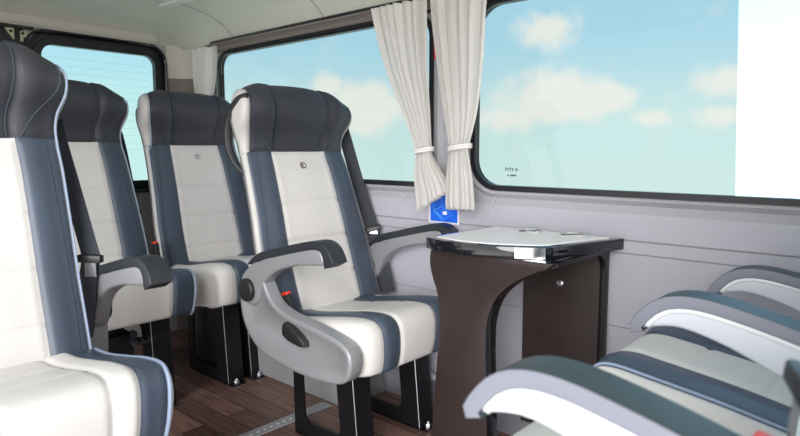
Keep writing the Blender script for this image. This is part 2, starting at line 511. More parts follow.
HANG = [(-.330, .225, 1.02), (-.335, .240, .96), (-.325, .252, .86), (-.308, .260, .76), (-.295, .262, None), (-.288, .260, .56), (-.285, .255, .42)]
SLANT = [(-.325, .235, 1.03), (-.318, .252, .97), (-.285, .262, .86), (-.240, .268, .74), (-.200, .270, None), (-.165, .268, .54), (-.135, .262, .43)]
def seat_belt(seat, path, zt, wv, dx=0., dy=0.):
    """lap-and-shoulder strap with the tongue hanging on it"""
    P = [Vector((x + dx, y + dy, zt if z is None else z)) for x, y, z in path]
    k = [z for _, _, z in path].index(None); T = P[k]
    W = Vector(wv).normalized(); N_ = Vector((W.y, -W.x, 0))
    bm = bmesh.new()
    ribbon(bm, P[:k] + [T], wv, .046, n=30)
    ribbon(bm, [T + N_ * .004] + [p + N_ * .004 for p in P[k + 1:]], wv, .046, n=24)
    ribbon(bm, [T + N_ * .009, (T + P[-1]) / 2 + N_ * .016 + W * .016, P[-1] + N_ * .012 + W * .022], wv, .040, n=20)
    o = obj('seat_belt', bm, 'belt', seat, angle=40)
    bm = bmesh.new()
    d = (P[k + 1] - P[k - 1]).normalized(); X_ = (W - d * W.dot(d)).normalized(); Y_ = d.cross(X_)
    mt = Matrix((X_, Y_, -d)).transposed().to_4x4(); mt.translation = T + N_ * .008
    add_box(bm, (-.032, -.010, -.008), (.032, .010, .012), .004, 2, mat=0, mtx=mt)
    add_box(bm, (-.015, -.003, -.045), (.015, .003, -.004), .001, 1, mat=1, mtx=mt)
    t = obj('belt_tongue', bm, ['black_plastic', 'steel'], o)
    t['label'] = 'black and steel belt tongue'
    return o

def leg_plate(seat, y, x0=-.185, x1=.118, ztop=.325, taper=.028):
    oc = [(x0, 0), (x1, 0), (x1 - taper, ztop), (x0 - .004, ztop)]
    # ring: outer and inner outlines with equal counts
    def loop(x0b, x1b, z0, x0t, x1t, z1, r):
        cs = [Vector((x1t, z1, 0)), Vector((x0t, z1, 0)), Vector((x0b, z0, 0)), Vector((x1b, z0, 0))]
        P = []
        for i in range(4):
            c = cs[i]; a = (cs[i - 1] - c).normalized(); b = (cs[(i + 1) % 4] - c).normalized()
            for k in range(7):
                t = k / 6
                p0 = c + a * r; p2 = c + b * r
                P.append(tuple(((1 - t) ** 2 * p0 + 2 * t * (1 - t) * c + t * t * p2)[:2]))
        return P
    O = loop(x0, x1, 0, x0 - .006, x1 - taper, ztop, .006)
    I = loop(x0 + .052, x1 - .075, .052, x0 + .040, x1 - taper - .068, ztop - .045, .034)
    bm = bmesh.new()
    add_ring(bm, O, I, y - .004, y + .004)
    # folded flange along the front post
    for s in (0, 1):
        pass
    n = 2
    fl = [Vector((x1, y, .002)), Vector((x1 - taper, y, ztop))]
    vs = [bm.verts.new(v) for v in (fl[0] + Vector((-.002, -.003, 0)), fl[1] + Vector((-.002, -.003, 0)), fl[1] + Vector((-.002, .070, 0)), fl[0] + Vector((-.002, .070, 0)))]
    vs2 = [bm.verts.new(v.co + Vector((.005, 0, 0))) for v in vs]
    fs = [bm.faces.new(vs), bm.faces.new(vs2[::-1])]
    for k in range(4): fs.append(bm.faces.new((vs[k], vs2[k], vs2[(k + 1) % 4], vs[(k + 1) % 4])))
    bmesh.ops.recalc_face_normals(bm, faces=fs)
    # foot
    add_box(bm, (x0, y - .004, 0), (x1 + .032, y + .060, .006), .001, 1)
    o = obj('leg', bm, 'black_steel', seat, angle=30)
    for xb in (x1 + .018, x0 + .03):
        bm = bmesh.new()
        add_cyl(bm, (xb, y + .026, .006), (xb, y + .026, .018), .011, 6, bev=.002)
        add_cyl(bm, (xb, y + .026, .016), (xb, y + .026, .026), .006, 10, bev=.002)
        obj('bolt', bm, 'steel', o)
    bm = bmesh.new()
    add_tube(bm, [fl[0] + Vector((.0035, -.003, .004)), fl[1] + Vector((.0035, -.003, -.003))], .0016, 6)  # thin steel tube along the flange's front edge
    obj('edge_line', bm, 'steel', o)['label'] = 'thin steel line along the leg edge'
    return o

def make_seat(loc, rz, label, group, arms=(), cover=None, belt=None, legs=(-.12, .18), leg_x=(-.185, .118), dz=0., buckle=None, handle=False, badge=True, arm_style='grey', head='dark_leather', bs=1., arm_dx=0., cush_dx=0., edges=(1.12, 1.12), pipe=.0, bpipe=.0017, base=None, a_s=.52, strip=None, wlow=1.):
    seat = empty('passenger_seat', loc, rz)
    tag(seat, label, 'seat', group)
    Lc = cushion_loft(dz, cush_dx)
    # ---- cushion
    bm = bmesh.new()
    a_c = strip or a_s
    Lc.panel(bm, -a_c, a_c, 0, 1, 26, 90, grooves=(.30, .52), gsink=.004, gw=.007)
    # base pan under the upholstery closes the cushion from below
    add_box(bm, (-.17, -HALF_C + .02, .308 + dz), (.17, HALF_C - .02, .335 + dz), .004, 1, mat=1)
    cu = obj('seat_cushion', bm, ['white_leather', 'black_plastic'], seat, angle=80)
    for sg, ae in ((-1, edges[0]), (1, edges[1])):
        if strip:
            bm = bmesh.new(); Lc.panel(bm, sg * strip, sg * a_s, 0, 1, 14, 90)
            obj('seat_strip', bm, 'white_leather', cu, angle=80)
        bm = bmesh.new(); Lc.panel(bm, sg * a_s, sg * ae, 0, 1, 16, 90)
        obj('side_bolster', bm, 'navy_leather', cu, angle=80)['label'] = 'navy side bolster of the cushion'
        bm = bmesh.new(); Lc.panel(bm, sg * ae, sg * 2, 0, 1, 24, 90)
        obj('side_boxing', bm, 'white_leather', cu, angle=80)
        if pipe:
            bm = bmesh.new()
            add_tube(bm, Lc.line([(sg * ae, k / 60) for k in range(61)], .001), pipe, 8)
            obj('piping', bm, 'piping', cu)['label'] = 'pale piping along the cushion edge'
    # ---- back
    Lb = back_loft(bs, wlow)
    zb = lambda z: .425 + (z - .425) * bs
    ts = Lb.t_at_z(zb(.945)); a_b = .585
    g = [Lb.t_at_z(zb(z)) for z in (.775, .655, .535)]
    bm = bmesh.new(); Lb.panel(bm, -a_b, a_b, 0, ts, 26, 110, grooves=g, gsink=.0045, gw=.006)
    ba = obj('backrest', bm, 'white_leather', seat, angle=80)
    for sg in (-1, 1):
        bm = bmesh.new(); Lb.panel(bm, sg * a_b, sg * 1.12, 0, ts, 16, 70)
        # stitched line down the bolster
        add_tube(bm, Lb.line([(sg * (.93 + .02 * math.sin(k / 8)), ts * (.05 + .93 * k / 40)) for k in range(41)], .0002), .0016, 5, mat=1)
        obj('side_bolster', bm, ['navy_leather', 'stitch'], ba, angle=80)['label'] = 'navy side bolster of the backrest'
        bm = bmesh.new(); Lb.panel(bm, sg * 1.12, sg * 2, 0, ts, 10, 80); Lb.panel(bm, sg * (1.02 if sg < 0 else 1.13), sg * 2, ts, 1, 12, 50)
        obj('side_boxing', bm, 'shell', ba, angle=80)
        if bpipe:
            bm = bmesh.new(); add_tube(bm, Lb.line([(sg * (1.12 if ts * k / 60 < ts * .97 else (1.02 if sg < 0 else 1.13)), ts * k / 60 if k < 60 else ts + (1 - ts) * (k - 60) / 40) for k in range(101)], .001), bpipe, 8)
            obj('piping', bm, 'piping', ba)['label'] = 'pale piping along the backrest edge'
    # back shell
    bm = bmesh.new(); rows = []
    for k in range(0, 131, 5):
        t = k / 130; A = Lb.P(-2, t); B = Lb.P(2, t); r = []
        for i in range(13):
            f = i / 12; p = A.lerp(B, f); p.x -= .055 * math.sin(PI * f) ** .6 * (1 if t < .8 else max(0, 1 - (t - .8) * 4)); r.append(bm.verts.new(p))
        rows.append(r)
    for A, B in zip(rows, rows[1:]):
        for i in range(12): bm.faces.new((A[i], B[i], B[i + 1], A[i + 1]))
    bmesh.ops.recalc_face_normals(bm, faces=bm.faces)
    obj('back_shell', bm, 'shell', ba, angle=80)
    # ---- headrest
    bm = bmesh.new(); Lb.panel(bm, -1.02, 1.13, ts, 1, 60, 60, sink=.004, vgrooves=(-.54, .54))
    hd = obj('headrest', bm, head, seat, angle=80)
    F31 = [k / 30 for k in range(31)]
    for sg in (-1, 1):
        for ln in ([(sg * (.50 + .10 * f * f), ts + (1 - ts) * (.01 + .93 * f)) for f in F31], [(sg * (.66 + .36 * math.sin(f * PI * .55)), ts + (1 - ts) * (.01 + .62 * f)) for f in F31]):
            bm = bmesh.new(); add_tube(bm, Lb.line(ln, .0001), .0017, 5)
            obj('stitching', bm, 'stitch', hd)['label'] = 'curved stitch line on the headrest'
    if badge:
        t = Lb.t_at_z(zb(.897)); p = Lb.P(0.0, t); q = Lb.P(0, t + .01) - p; n = Vector((q.z, 0, -q.x)).normalized()
        bm = bmesh.new(); add_cyl(bm, p - n * .002, p + n * .005, .0115, 24, bev=.002)
        u = q.normalized()
        bd = obj('badge', bm, 'bronze' if badge == 'bronze' else 'steel', ba)
        bd['label'] = 'small round metal badge'
        bm = bmesh.new()
        for off in (.0036, -.0036):
            c = p + n * .0052 + u * off
            add_tube(bm, [c + u * .0034 * math.cos(a) + Vector((0, 1, 0)) * .0034 * math.sin(a) for a in [2 * PI * k / 14 for k in range(14)]], .0011, 5, closed=True)
        obj('emblem', bm, 'chrome' if badge == 'bronze' else 'shell', bd)
    # ---- frame under the cushion
    bm = bmesh.new()
    add_box(bm, (-.20, -.20, .285 + dz), (.10, .20, .312 + dz), .004, 1)
    add_tube(bm, [(-.12, -.21, .31), (-.13, -.21, .36), (-.20, -.20, .45)], .014, 8); add_tube(bm, [(-.12, .21, .31), (-.13, .21, .36), (-.20, .20, .45)], .014, 8)
    obj('seat_frame', bm, 'black_steel', seat)
    for y in legs: leg_plate(seat, y, *leg_x, ztop=.30 + dz)
    for (y, ps, *off) in arms: seat_arm(seat, y, arm_style, w=.052 if arm_style == 'grey' else .058, pivot_side=ps, dx=arm_dx, dz=off[0] if off else 0.)
    if cover is not None: seat_cover(seat, cover[0], cover[1])
    if belt: seat_belt(seat, *belt)
    if buckle: seat_buckle(seat, *buckle)
    if base:
        bm = bmesh.new(); add_prism(bm, [(-.275, .30), (-.175, .30), (-.160, .475), (-.19, .50), (-.25, .50), (-.268, .47)], base - .028, base + .028, bev=.008, seg=3)
        bmesh.ops.translate(bm, verts=bm.verts, vec=(arm_dx, 0, 0))
        obj('arm_base', bm, 'grey_plastic', seat)
    if handle:
        bm = bmesh.new()
        y = -.214
        pts = catmull([(-.262, y - .008, 1.120), (-.290, y - .020, 1.110), (-.325, y - .022, 1.082), (-.350, y - .022, 1.04), (-.358, y - .022, .985), (-.344, y - .018, .93), (-.315, y - .008, .888), (-.285, y + .004, .868)], 30)
        pts = [p + Vector((.008, .006, 0)) for p in pts]
        add_tube(bm, pts, [.010 + .004 * math.sin(PI * i / 29) for i in range(30)], 10)
        obj('grab_handle', bm, 'black_plastic', seat)['label'] = 'black grab handle on the seat back'
    return seat

XH = -1.40
FG = 'forward-facing van seats'; RG = 'rear-facing van seats'
hero = make_seat((XH, 1.345, 0), 0, 'cream and navy seat beside the table, with grey armrest, black lever and grab handle', FG,
                 arms=((-.255, -1), (.270, -1)), cover=(-.253, -1), legs=(-.105, .185), badge='bronze', bpipe=0, handle=True, buckle=(-.070, -.214, .482, -.35), belt=(SLANT, .655, (.80, .60, 0), .01, .008), edges=(.87, 1.0), a_s=.46)
s0 = make_seat((XH, .368, 0), 0, 'large cream and navy seat nearest the camera, its pale piped seat front facing the aisle', FG,
               arms=((.285, 1),), arm_dx=-.12, base=.285, legs=(-.15, .12), badge=False, bs=1.065, dz=.036, cush_dx=-.005, a_s=.80, strip=.50, pipe=.0045, bpipe=.0028, wlow=.87,
               belt=([(-.335, .225, 1.03), (-.342, .238, .96), (-.300, .244, .86), (-.250, .247, .76), (-.205, .249, None), (-.255, .248, .57), (-.300, .246, .46)], .675, (.8, .6, 0)))
s1 = make_seat((XH - .83, .895, 0), 0, 'dark-topped back row seat half hidden behind the nearest seat, below the rear window', FG,
               legs=(-.16, .12), belt=(HANG, .69, (.5, .86, 0), 0, -.012), badge=False, buckle=(-.10, .246, .55, -.2), bs=1.07, dz=.045, pipe=.004, a_s=.66)
s2 = make_seat((XH - .83, 1.425, 0), 0, 'dark-topped back row seat in the corner, right behind the seat with the grab handle', FG,
               legs=(-.11, .0), belt=(HANG, .65, (.6, .8, 0), 0, -.020), badge=True, bs=1.05, dz=.045, edges=(.90, 1.0))
XR = -.195
n0 = make_seat((XR, .785, 0), PI, 'rear-facing seat nearest the camera, between the two blurred big armrests', RG,
               arms=((.211, 1, .006),), legs=(-.15, .15), arm_style='pale', belt=([(x + .163, y - .035, z if z is None else z + .06) for x, y, z in HANG], .765, (-.35, .93, 0)), buckle=(-.092, .214, .672, -.3), badge=False, dz=.06, pipe=.003)
n1 = make_seat((XR, 1.30, 0), PI, 'rear-facing seat against the side wall beyond the table, cream panel between navy bands', RG,
               arms=((.238, -1, -.004), (-.225, 1, -.026)), legs=(-.15, .15), arm_style='pale', badge=False, dz=.062, cush_dx=.035, pipe=.003, a_s=.42, edges=(1.12, 1.0))
bm = bmesh.new(); add_box(bm, (-.18, -.08, .02), (.0, .10, .29), .01, 2); obj('underseat_dark_fill', bm, 'black_plastic', s2)  # plain black box added to deepen the darkness under the seat
bm = bmesh.new()
add_box(bm, (.07, .05, .250), (.10, .19, .262), .002, 1)
for k in range(6): add_box(bm, (.07, .056 + k * .024, .262), (.10, .066 + k * .024, .270))
add_box(bm, (.03, .07, .250), (.07, .08, .29)); add_box(bm, (.03, .16, .250), (.07, .17, .29))
obj('ribbed_bar', bm, 'black_pad', s1)['label'] = 'ribbed bar under the seat'
bm = bmesh.new(); add_box(bm, (-.16, -.10, .02), (.0, .10, .27), .01, 2); obj('underseat_dark_fill', bm, 'black_plastic', s1)  # black filler darkening the space under this seat too

# ------------------------------------------------------------------ table
table = empty('side_table', (0, 0, 0)); 
tag(table, 'small wall table with glossy black edge, white top and dark brown curved leg', 'table')
ZT = .708
def bez(p0, p1, p2, n):
    return [((1 - t) ** 2 * p0[0] + 2 * t * (1 - t) * p1[0] + t * t * p2[0], (1 - t) ** 2 * p0[1] + 2 * t * (1 - t) * p1[1] + t * t * p2[1]) for t in [k / (n - 1) for k in range(n)]]
front = bez((-1.075, 1.310), (-.90, 1.235), (-.735, 1.365), 22)
outline = [(-1.075, 1.654)] + front + [(-.722, 1.385), (-.652, 1.654)]
bm = bmesh.new(); add_prism(bm, outline, ZT - .032, ZT, bev=.003, plane='xy')
top = obj('tabletop', bm, 'black_gloss', table, angle=30)
def inset(pts, d):
    c = Vector((sum(p[0] for p in pts) / len(pts), sum(p[1] for p in pts) / len(pts), 0))
    out = []; n = len(pts)
    for i in range(n):
        a = Vector((*pts[i - 1], 0)); b = Vector((*pts[i], 0)); e = Vector((*pts[(i + 1) % n], 0))
        u = (b - a).normalized(); v = (e - b).normalized()
        n1 = Vector((u.y, -u.x, 0)); n2 = Vector((v.y, -v.x, 0)); m = (n1 + n2).normalized()
        if m.dot(c - b) < 0: m = -m
        out.append(tuple((b + m * d / max(m.dot(n1) if m.dot(n1) > 0 else -m.dot(n1), .5))[:2]))
    return out
bm = bmesh.new(); add_prism(bm, inset(outline, .024), ZT - .001, ZT + .0025, bev=.0008, seg=1, plane='xy')
obj('white_inset', bm, 'table_white', top, angle=30)['label'] = 'white inset panel of the tabletop'
# chrome strip only at the corner, standing in for the edge's highlight
bm = bmesh.new(); rows = []
for i, p in enumerate(front[17:]):
    a = Vector((*front[i + 16], 0)); b = Vector((*front[min(i + 18, 21)], 0)); d = (b - a).normalized(); n = Vector((d.y, -d.x, 0))
    q = Vector((p[0], p[1], 0)) + n * .0025
    rows.append([bm.verts.new((q.x, q.y, z)) for z in (ZT - .030, ZT - .027, ZT - .005, ZT - .002)])
for A, B in zip(rows, rows[1:]):
    for k in range(3): bm.faces.new((A[k], B[k], B[k + 1], A[k + 1]))
bmesh.ops.recalc_face_normals(bm, faces=bm.faces)
obj('chrome_highlight', bm, 'chrome', top)['label'] = 'mirror chrome strip set where the front edge highlights'
for (cx, cy) in ((-.905, 1.590), (-.775, 1.600)):
    bm = bmesh.new()
    add_tube(bm, [(cx + .034 * math.cos(a), cy + .030 * math.sin(a), ZT + .004) for a in [2 * PI * k / 32 for k in range(32)]], .0045, 8, closed=True)
    r = obj('cup_holder', bm, 'chrome', top); r['label'] = 'chrome cup holder ring'
    bm = bmesh.new(); add_cyl(bm, (cx, cy, ZT + .0022), (cx, cy, ZT + .0034), .031, 28)
    obj('cup_recess', bm, 'grey_plastic', r)
# leg: curved sheet, front face brown, edges black
Lft = catmull([(-1.070, .676, 0), (-1.076, .640, 0), (-1.066, .595, 0), (-1.046, .545, 0), (-1.040, .480, 0), (-1.043, .400, 0), (-1.050, .32, 0), (-1.060, .20, 0), (-1.066, .10, 0), (-1.068, 0, 0)], 30)
Rgt = catmull([(-.868, 0, 0), (-.874, .20, 0), (-.882, .42, 0), (-.878, .50, 0), (-.852, .565, 0), (-.805, .610, 0), (-.75, .642, 0), (-.70, .664, 0), (-.69, .676, 0)], 30)
pts = [(p.x, p.y) for p in Lft] + [(p.x, p.y) for p in Rgt]
bm = bmesh.new()
fs = add_prism(bm, pts, 1.325, 1.378, bev=.003)
bm.normal_update()
for f in bm.faces: f.material_index = 0 if f.normal.y < -.8 else 1
obj('table_leg', bm, ['table_brown', 'black_gloss'], table, angle=30)['label'] = 'dark brown waisted table leg'
# apron and wall side: rounded bent sheet seen end-on
prof_o = [(1.340, .676), (1.652, .676), (1.652, .20)]
bm = bmesh.new()
arc = [(1.628 - .05 + .05 * math.cos(a), .664 - .05 + .05 * math.sin(a)) for a in [PI / 2 * (1 - k / 8) for k in range(9)]]
pp = [(1.345, .676), (1.654, .676), (1.654, .10), (1.628, .10)] + arc[::-1] + [(1.345, .664)]
add_prism(bm, pp, -.706, -.690, bev=.002, plane='yz')
obj('bracket', bm, 'black_steel', table, angle=30)['label'] = 'black rounded bracket from table to wall'
bm = bmesh.new(); add_box(bm, (-.952, 1.632, .10), (-.706, 1.650, .672), .002, 1)
wp = obj('wall_panel', bm, 'table_brown', table)
for (x, z) in ((-.827, .560), (-.829, .322)):
    bm = bmesh.new(); add_cyl(bm, (x, 1.633, z), (x, 1.627, z), .011, 18, bev=.003)
    obj('screw', bm, 'steel', wp)['label'] = 'silver screw head'
bm = bmesh.new(); add_box(bm, (-1.03, 1.352, .662), (-.724, 1.652, .6765), .002, 1)
obj('apron', bm, 'black_gloss', table)

# ------------------------------------------------------------------ body shell
YW = 1.664
# floor
bm = bmesh.new(); add_box(bm, (-3.05, -.12, -.04), (.75, 1.70, 0)); struct('floor', bm, 'wood', smooth=False)
# wall_left: stacked trim panels below the windows, moulded surrounds round them
WIN1 = (-2.645, -1.345, .838, 1.400); WIN2 = (-1.152, .42, .838, 1.400)
BAYS = ((-3.0, -1.235), (-1.235, .72))
bm = bmesh.new()
def strip(y0, z0, y1, z1, x0=-3.0, x1=.72, mat=0):
    v = [bm.verts.new((x, y, z)) for x, y, z in ((x0, y0, z0), (x1, y0, z0), (x1, y1, z1), (x0, y1, z1))]
    f = bm.faces.new(v); f.material_index = mat
prof = [(1.700, 0, 2), (1.700, .10, 2), (1.690, .12, 0), (1.668, .14, 1), (1.662, .452, 1), (1.664, .453, 2), (1.664, .455, 2), (1.661, .456, 1), (1.657, .664, 1), (1.660, .665, 2), (1.660, .667, 2), (1.656, .668, 1), (1.656, .700, 1), (1.662, .7005, 2), (1.662, .7035, 2), (1.658, .7045, 1), (1.659, .765, 1), (1.664, .775, 0)]
for (y0, z0, m0), (y1, z1, m1) in zip(prof, prof[1:]): strip(y0, z0, y1, z1, mat=m0)
# ring around each window: bay rectangle -> lip -> recess
NW = 8
def ring_loops(win, bay, rad):
    x0, x1, z0, z1 = win
    L0 = squarify(None, bay[0], bay[1], .775, 1.452, NW)
    L1 = rrect(x0 - .052, x1 + .052, z0 - .040, min(z1 + .04, 1.448), rad + .04, NW)
    L2 = rrect(x0 - .036, x1 + .036, z0 - .026, z1 + .030, rad + .026, NW)
    L3 = rrect(x0 - .016, x1 + .016, z0 - .016, z1 + .016, rad + .014, NW)
    return [(L0, 1.664), (L1, 1.664), (L2, 1.652), (L3, 1.656)]
for win, bay, rad in ((WIN1, BAYS[0], .065), (WIN2, BAYS[1], .085)):
    loops = ring_loops(win, bay, rad); prev = None
    for L, y in loops:
        vs = [bm.verts.new((p[0], y, p[1])) for p in L]
        if prev:
            n = len(vs)
            for k in range(n):
                f = bm.faces.new((prev[k], prev[(k + 1) % n], vs[(k + 1) % n], vs[k])); f.material_index = 0
        prev = vs
for f in bm.faces:
    f.normal_update()
    if f.normal.y > 0: f.normal_flip()
wl = struct('wall_left', bm, ['wall', 'wall_pale', 'groove'], angle=20)
# vertical joint covers on the belt panels
for i, (xa, za, xb, zb) in enumerate(((-1.484, .710, -1.448, .800), (-1.096, .710, -1.080, .800))):
    bm = bmesh.new(); add_tube(bm, [(xa, 1.6585, za), (xa + .004, 1.659, .765), (xb, 1.662, zb)], .004, 8)
    obj('panel_seam', bm, 'wall_pale', wl)

def side_window(name, win, rad):
    x0, x1, z0, z1 = win
    bm = bmesh.new()
    add_ring(bm, rrect(x0 - .017, x1 + .017, z0 - .017, z1 + .017, rad + .015, NW), rrect(x0, x1, z0, z1, rad, NW), 1.650, 1.676)
    fr = struct(name, bm, 'rubber', angle=40)
    bm = bmesh.new()
    L = rrect(x0 - .005, x1 + .005, z0 - .005, z1 + .005, rad, NW)
    if x1 > 0: L = [(-.386 - .04 * (z1 - .842), z1 + .005)] + L[NW + 1:3 * NW + 3] + [(-.386, z0 - .005)]
    add_prism(bm, L, 1.668, 1.672)
    obj('glass', bm, 'glass', fr, smooth=False)
    return fr
w1 = side_window('window_1', WIN1, .065)
w2 = side_window('window_2', WIN2, .085)
# clear sliding half of the second window, without the privacy tint
bm = bmesh.new(); add_box(bm, (-.385, 1.668, .836), (WIN2[1] + .004, 1.672, 1.402))
for v in bm.verts:
    if v.co.x < 0: v.co.x -= (v.co.z - .842) * .04
o = obj('sliding_pane', bm, 'clear_glass', w2, smooth=False); o['label'] = 'clear half of the window, white with sky'
# etched mark in the corner of the glass
bm = bmesh.new()
def dash(x, z, w, h): add_box(bm, (x, 1.6672, z), (x + w, 1.668, z + h))
for k, (w, h) in enumerate(((.006, .012), (.005, .010), (.005, .012), (.006, .009))): dash(-1.045 + k * .008, .884, w * .45, h); dash(-1.045 + k * .008, .890, w, .002)
dash(-1.008, .883, .003, .012); dash(-1.004, .888, .006, .002)
for k in range(5): dash(-1.037 + k * .0055 + (.004 if k else 0), .868, .0045, .005)
o = obj('glass_mark', bm, 'mark', w2, smooth=False); o['label'] = 'tiny etched maker mark on the glass'

# header trim over the side windows with black edges
bm = bmesh.new()
hp = [(1.652, 1.415), (1.640, 1.420), (1.628, 1.432), (1.632, 1.438), (1.622, 1.452), (1.640, 1.462)]
for (y0, z0), (y1, z1) in zip(hp, hp[1:]): strip(y0, z0, y1, z1, -2.66, .72, 0)
strip(1.640, 1.462, 1.665, 1.462, -2.66, .72, 0)
v = [bm.verts.new((-2.66, y, z)) for y, z in hp + [(1.664, 1.462), (1.664, 1.415)]]; bm.faces.new(v)
for f in bm.faces:
    f.normal_update()
    if f.normal.y > 0: f.normal_flip()
t1 = struct('trim_1', bm, 'taupe', angle=25)
bm = bmesh.new(); add_tube(bm, [(-2.70, 1.628, 1.440), (-2.66, 1.622, 1.457), (.72, 1.622, 1.457)], .007, 8)
obj('edge_strip', bm, 'rubber', t1)
bm = bmesh.new(); add_box(bm, (-2.56, 1.640, 1.410), (.42, 1.655, 1.420), .003, 1)
obj('edge_strip', bm, 'rubber', t1)

# ceiling: flat centre with a cove down to the side wall and to the rear
bm = bmesh.new()
yprof = [(1.640, 1.455), (1.612, 1.487), (1.575, 1.517), (1.52, 1.542), (1.44, 1.561), (1.33, 1.576), (1.15, 1.590), (.9, 1.60), (.4, 1.605), (-.12, 1.60)]
cy_ = catmull([(a, b, 0) for a, b in yprof], 40)
xprof = [(-2.99, 1.0), (-2.965, .66), (-2.93, .42), (-2.87, .23), (-2.78, .10), (-2.66, .03), (-2.50, 0), (-2.0, 0), (-1.0, 0), (0, 0), (.75, 0)]
cx_ = catmull([(a, b, 0) for a, b in xprof], 60)
G = []
for p in cx_:
    r = []
    for q in cy_:
        base = q.y; ed = 1.47
        z = base - max(0, base - ed) * max(0, p.y) if base > ed else base
        r.append(bm.verts.new((p.x, q.x, z)))
    G.append(r)
for i in range(59):
    for j in range(39):
        bm.faces.new((G[i][j], G[i][j + 1], G[i + 1][j + 1], G[i + 1][j]))
for f in bm.faces:
    f.normal_update()
    if f.normal.z > 0: f.normal_flip()
ce = struct('ceiling', bm, 'ceiling', angle=60)
def ceil_z(y):
    for a, b in zip(cy_, cy_[1:]):
        if (a.x - y) * (b.x - y) <= 0: return a.y + (b.y - a.y) * (y - a.x) / (b.x - a.x)
    return 1.6
for xs in (-2.49, -1.86, -1.2, -.55):
    bm = bmesh.new(); ys = [1.63 - k * .045 for k in range(38)]
    add_tube(bm, [(xs - .02 * max(0, (1.55 - y)) * 0, y, ceil_z(y) - .0005) for y in ys], .0028, 6)
    obj('ceiling_seam', bm, 'pillar', ce)
# roof skin keeps the sky out above the lining
bm = bmesh.new(); add_box(bm, (-3.12, -.14, 1.66), (.75, 1.76, 1.68)); struct('roof', bm, 'wall', smooth=False)

# rear wall with the door window
RW = (.985, 1.500, .80, 1.412)
bm = bmesh.new(); prev = None
for L, x in ((squarify(None, .92, 1.70, 0, 1.475, NW), -2.985), (rrect(RW[0] - .075, RW[1] + .06, RW[2] - .06, RW[3] + .062, .10, NW), -2.985), (rrect(RW[0] - .07, RW[1] + .055, RW[2] - .055, RW[3] + .057, .10, NW), -3.02)):
    vs = [bm.verts.new((x, p[0], p[1])) for p in L]
    if prev:
        n = len(vs)
        for k in range(n): bm.faces.new((prev[k], prev[(k + 1) % n], vs[(k + 1) % n], vs[k]))
    prev = vs
for y0, y1, z0, z1, x in ((-.12, .92, 0, 1.30, -2.985),):
    bm.faces.new([bm.verts.new((x, y, z)) for y, z in ((y0, z0), (y1, z0), (y1, z1), (y0, z1))])
for f in bm.faces:
    f.normal_update()
    if f.normal.x < 0: f.normal_flip()
wr = struct('wall_rear', bm, 'pillar', angle=30)
bm = bmesh.new(); add_box(bm, (-3.0, -.16, 0), (-1.95, -.12, 1.62)); struct('wall_right_shade', bm, 'wall', smooth=False)  # unseen near-side wall, added solid to keep light off the back row
# rear header (pale beam) above the door
bm = bmesh.new()
hpr = [(-3.0, 1.462), (-2.972, 1.470), (-2.962, 1.482), (-2.955, 1.510), (-2.93, 1.535)]
for (xa, za), (xb, zb) in zip(hpr, hpr[1:]):
    bm.faces.new([bm.verts.new(v) for v in ((xa, -.12, za + .02), (xa, 1.50, za), (xb, 1.50, zb), (xb, -.12, zb + .02))])
for f in bm.faces:
    f.normal_update()
    if f.normal.x < 0: f.normal_flip()
struct('trim_2', bm, 'header', angle=60)
# corner pillar cover: pale above, darker below
bm = bmesh.new()
def corner(z0, z1, mat):
    P = [(-2.985 + .001, 1.56)] + [(-2.90 + .082 * math.cos(a), 1.575 + .082 * math.sin(a)) for a in [PI - k * PI / 2 / 10 for k in range(11)]] + [(-2.64, 1.660)]
    A = [bm.verts.new((x, y, z0)) for x, y in P]; B = [bm.verts.new((x, y, z1)) for x, y in P]
    for k in range(len(P) - 1):
        f = bm.faces.new((A[k], A[k + 1], B[k + 1], B[k])); f.material_index = mat
corner(0, 1.31, 0); corner(1.312, 1.50, 1)
for f in bm.faces:
    f.normal_update()
    if f.normal.dot(Vector((1, -1, 0))) < 0: f.normal_flip()
struct('trim_3', bm, ['taupe', 'header'], angle=40)

wn = None
bm = bmesh.new()
y0, y1, z0, z1 = RW
add_ring(bm, rrect(y0 - .072, y1 + .058, z0 - .058, z1 + .060, .095, NW), rrect(y0 - .012, y1 + .012, z0 - .012, z1 + .012, .055, NW), -3.03, -2.995, plane='yz')
add_ring(bm, rrect(y0 - .030, y1 + .026, z0 - .026, z1 + .026, .07, NW), rrect(y0, y1, z0, z1, .05, NW), -3.015, -2.985, plane='yz')
w3 = struct('window_3', bm, 'rubber', angle=40)
bm = bmesh.new(); add_prism(bm, rrect(y0 - .005, y1 + .005, z0 - .005, z1 + .005, .05, NW), -3.006, -3.002, plane='yz')
obj('glass', bm, 'rear_glass', w3, smooth=False)
bm = bmesh.new()
for k in range(13): add_box(bm, (-3.0015, y0 + .03, 1.36 - k * .034), (-3.0010, y1 - .03, 1.3615 - k * .034))
o = obj('heater_wires', bm, 'dark_line', w3, smooth=False)
# bead seal tube around the frame
bm = bmesh.new(); add_tube(bm, [(-2.980, p[0], p[1]) for p in rrect(y0 - .066, y1 + .052, z0 - .052, z1 + .054, .09, NW)], .009, 8, closed=True)
obj('door_seal', bm, 'black_gloss', w3)

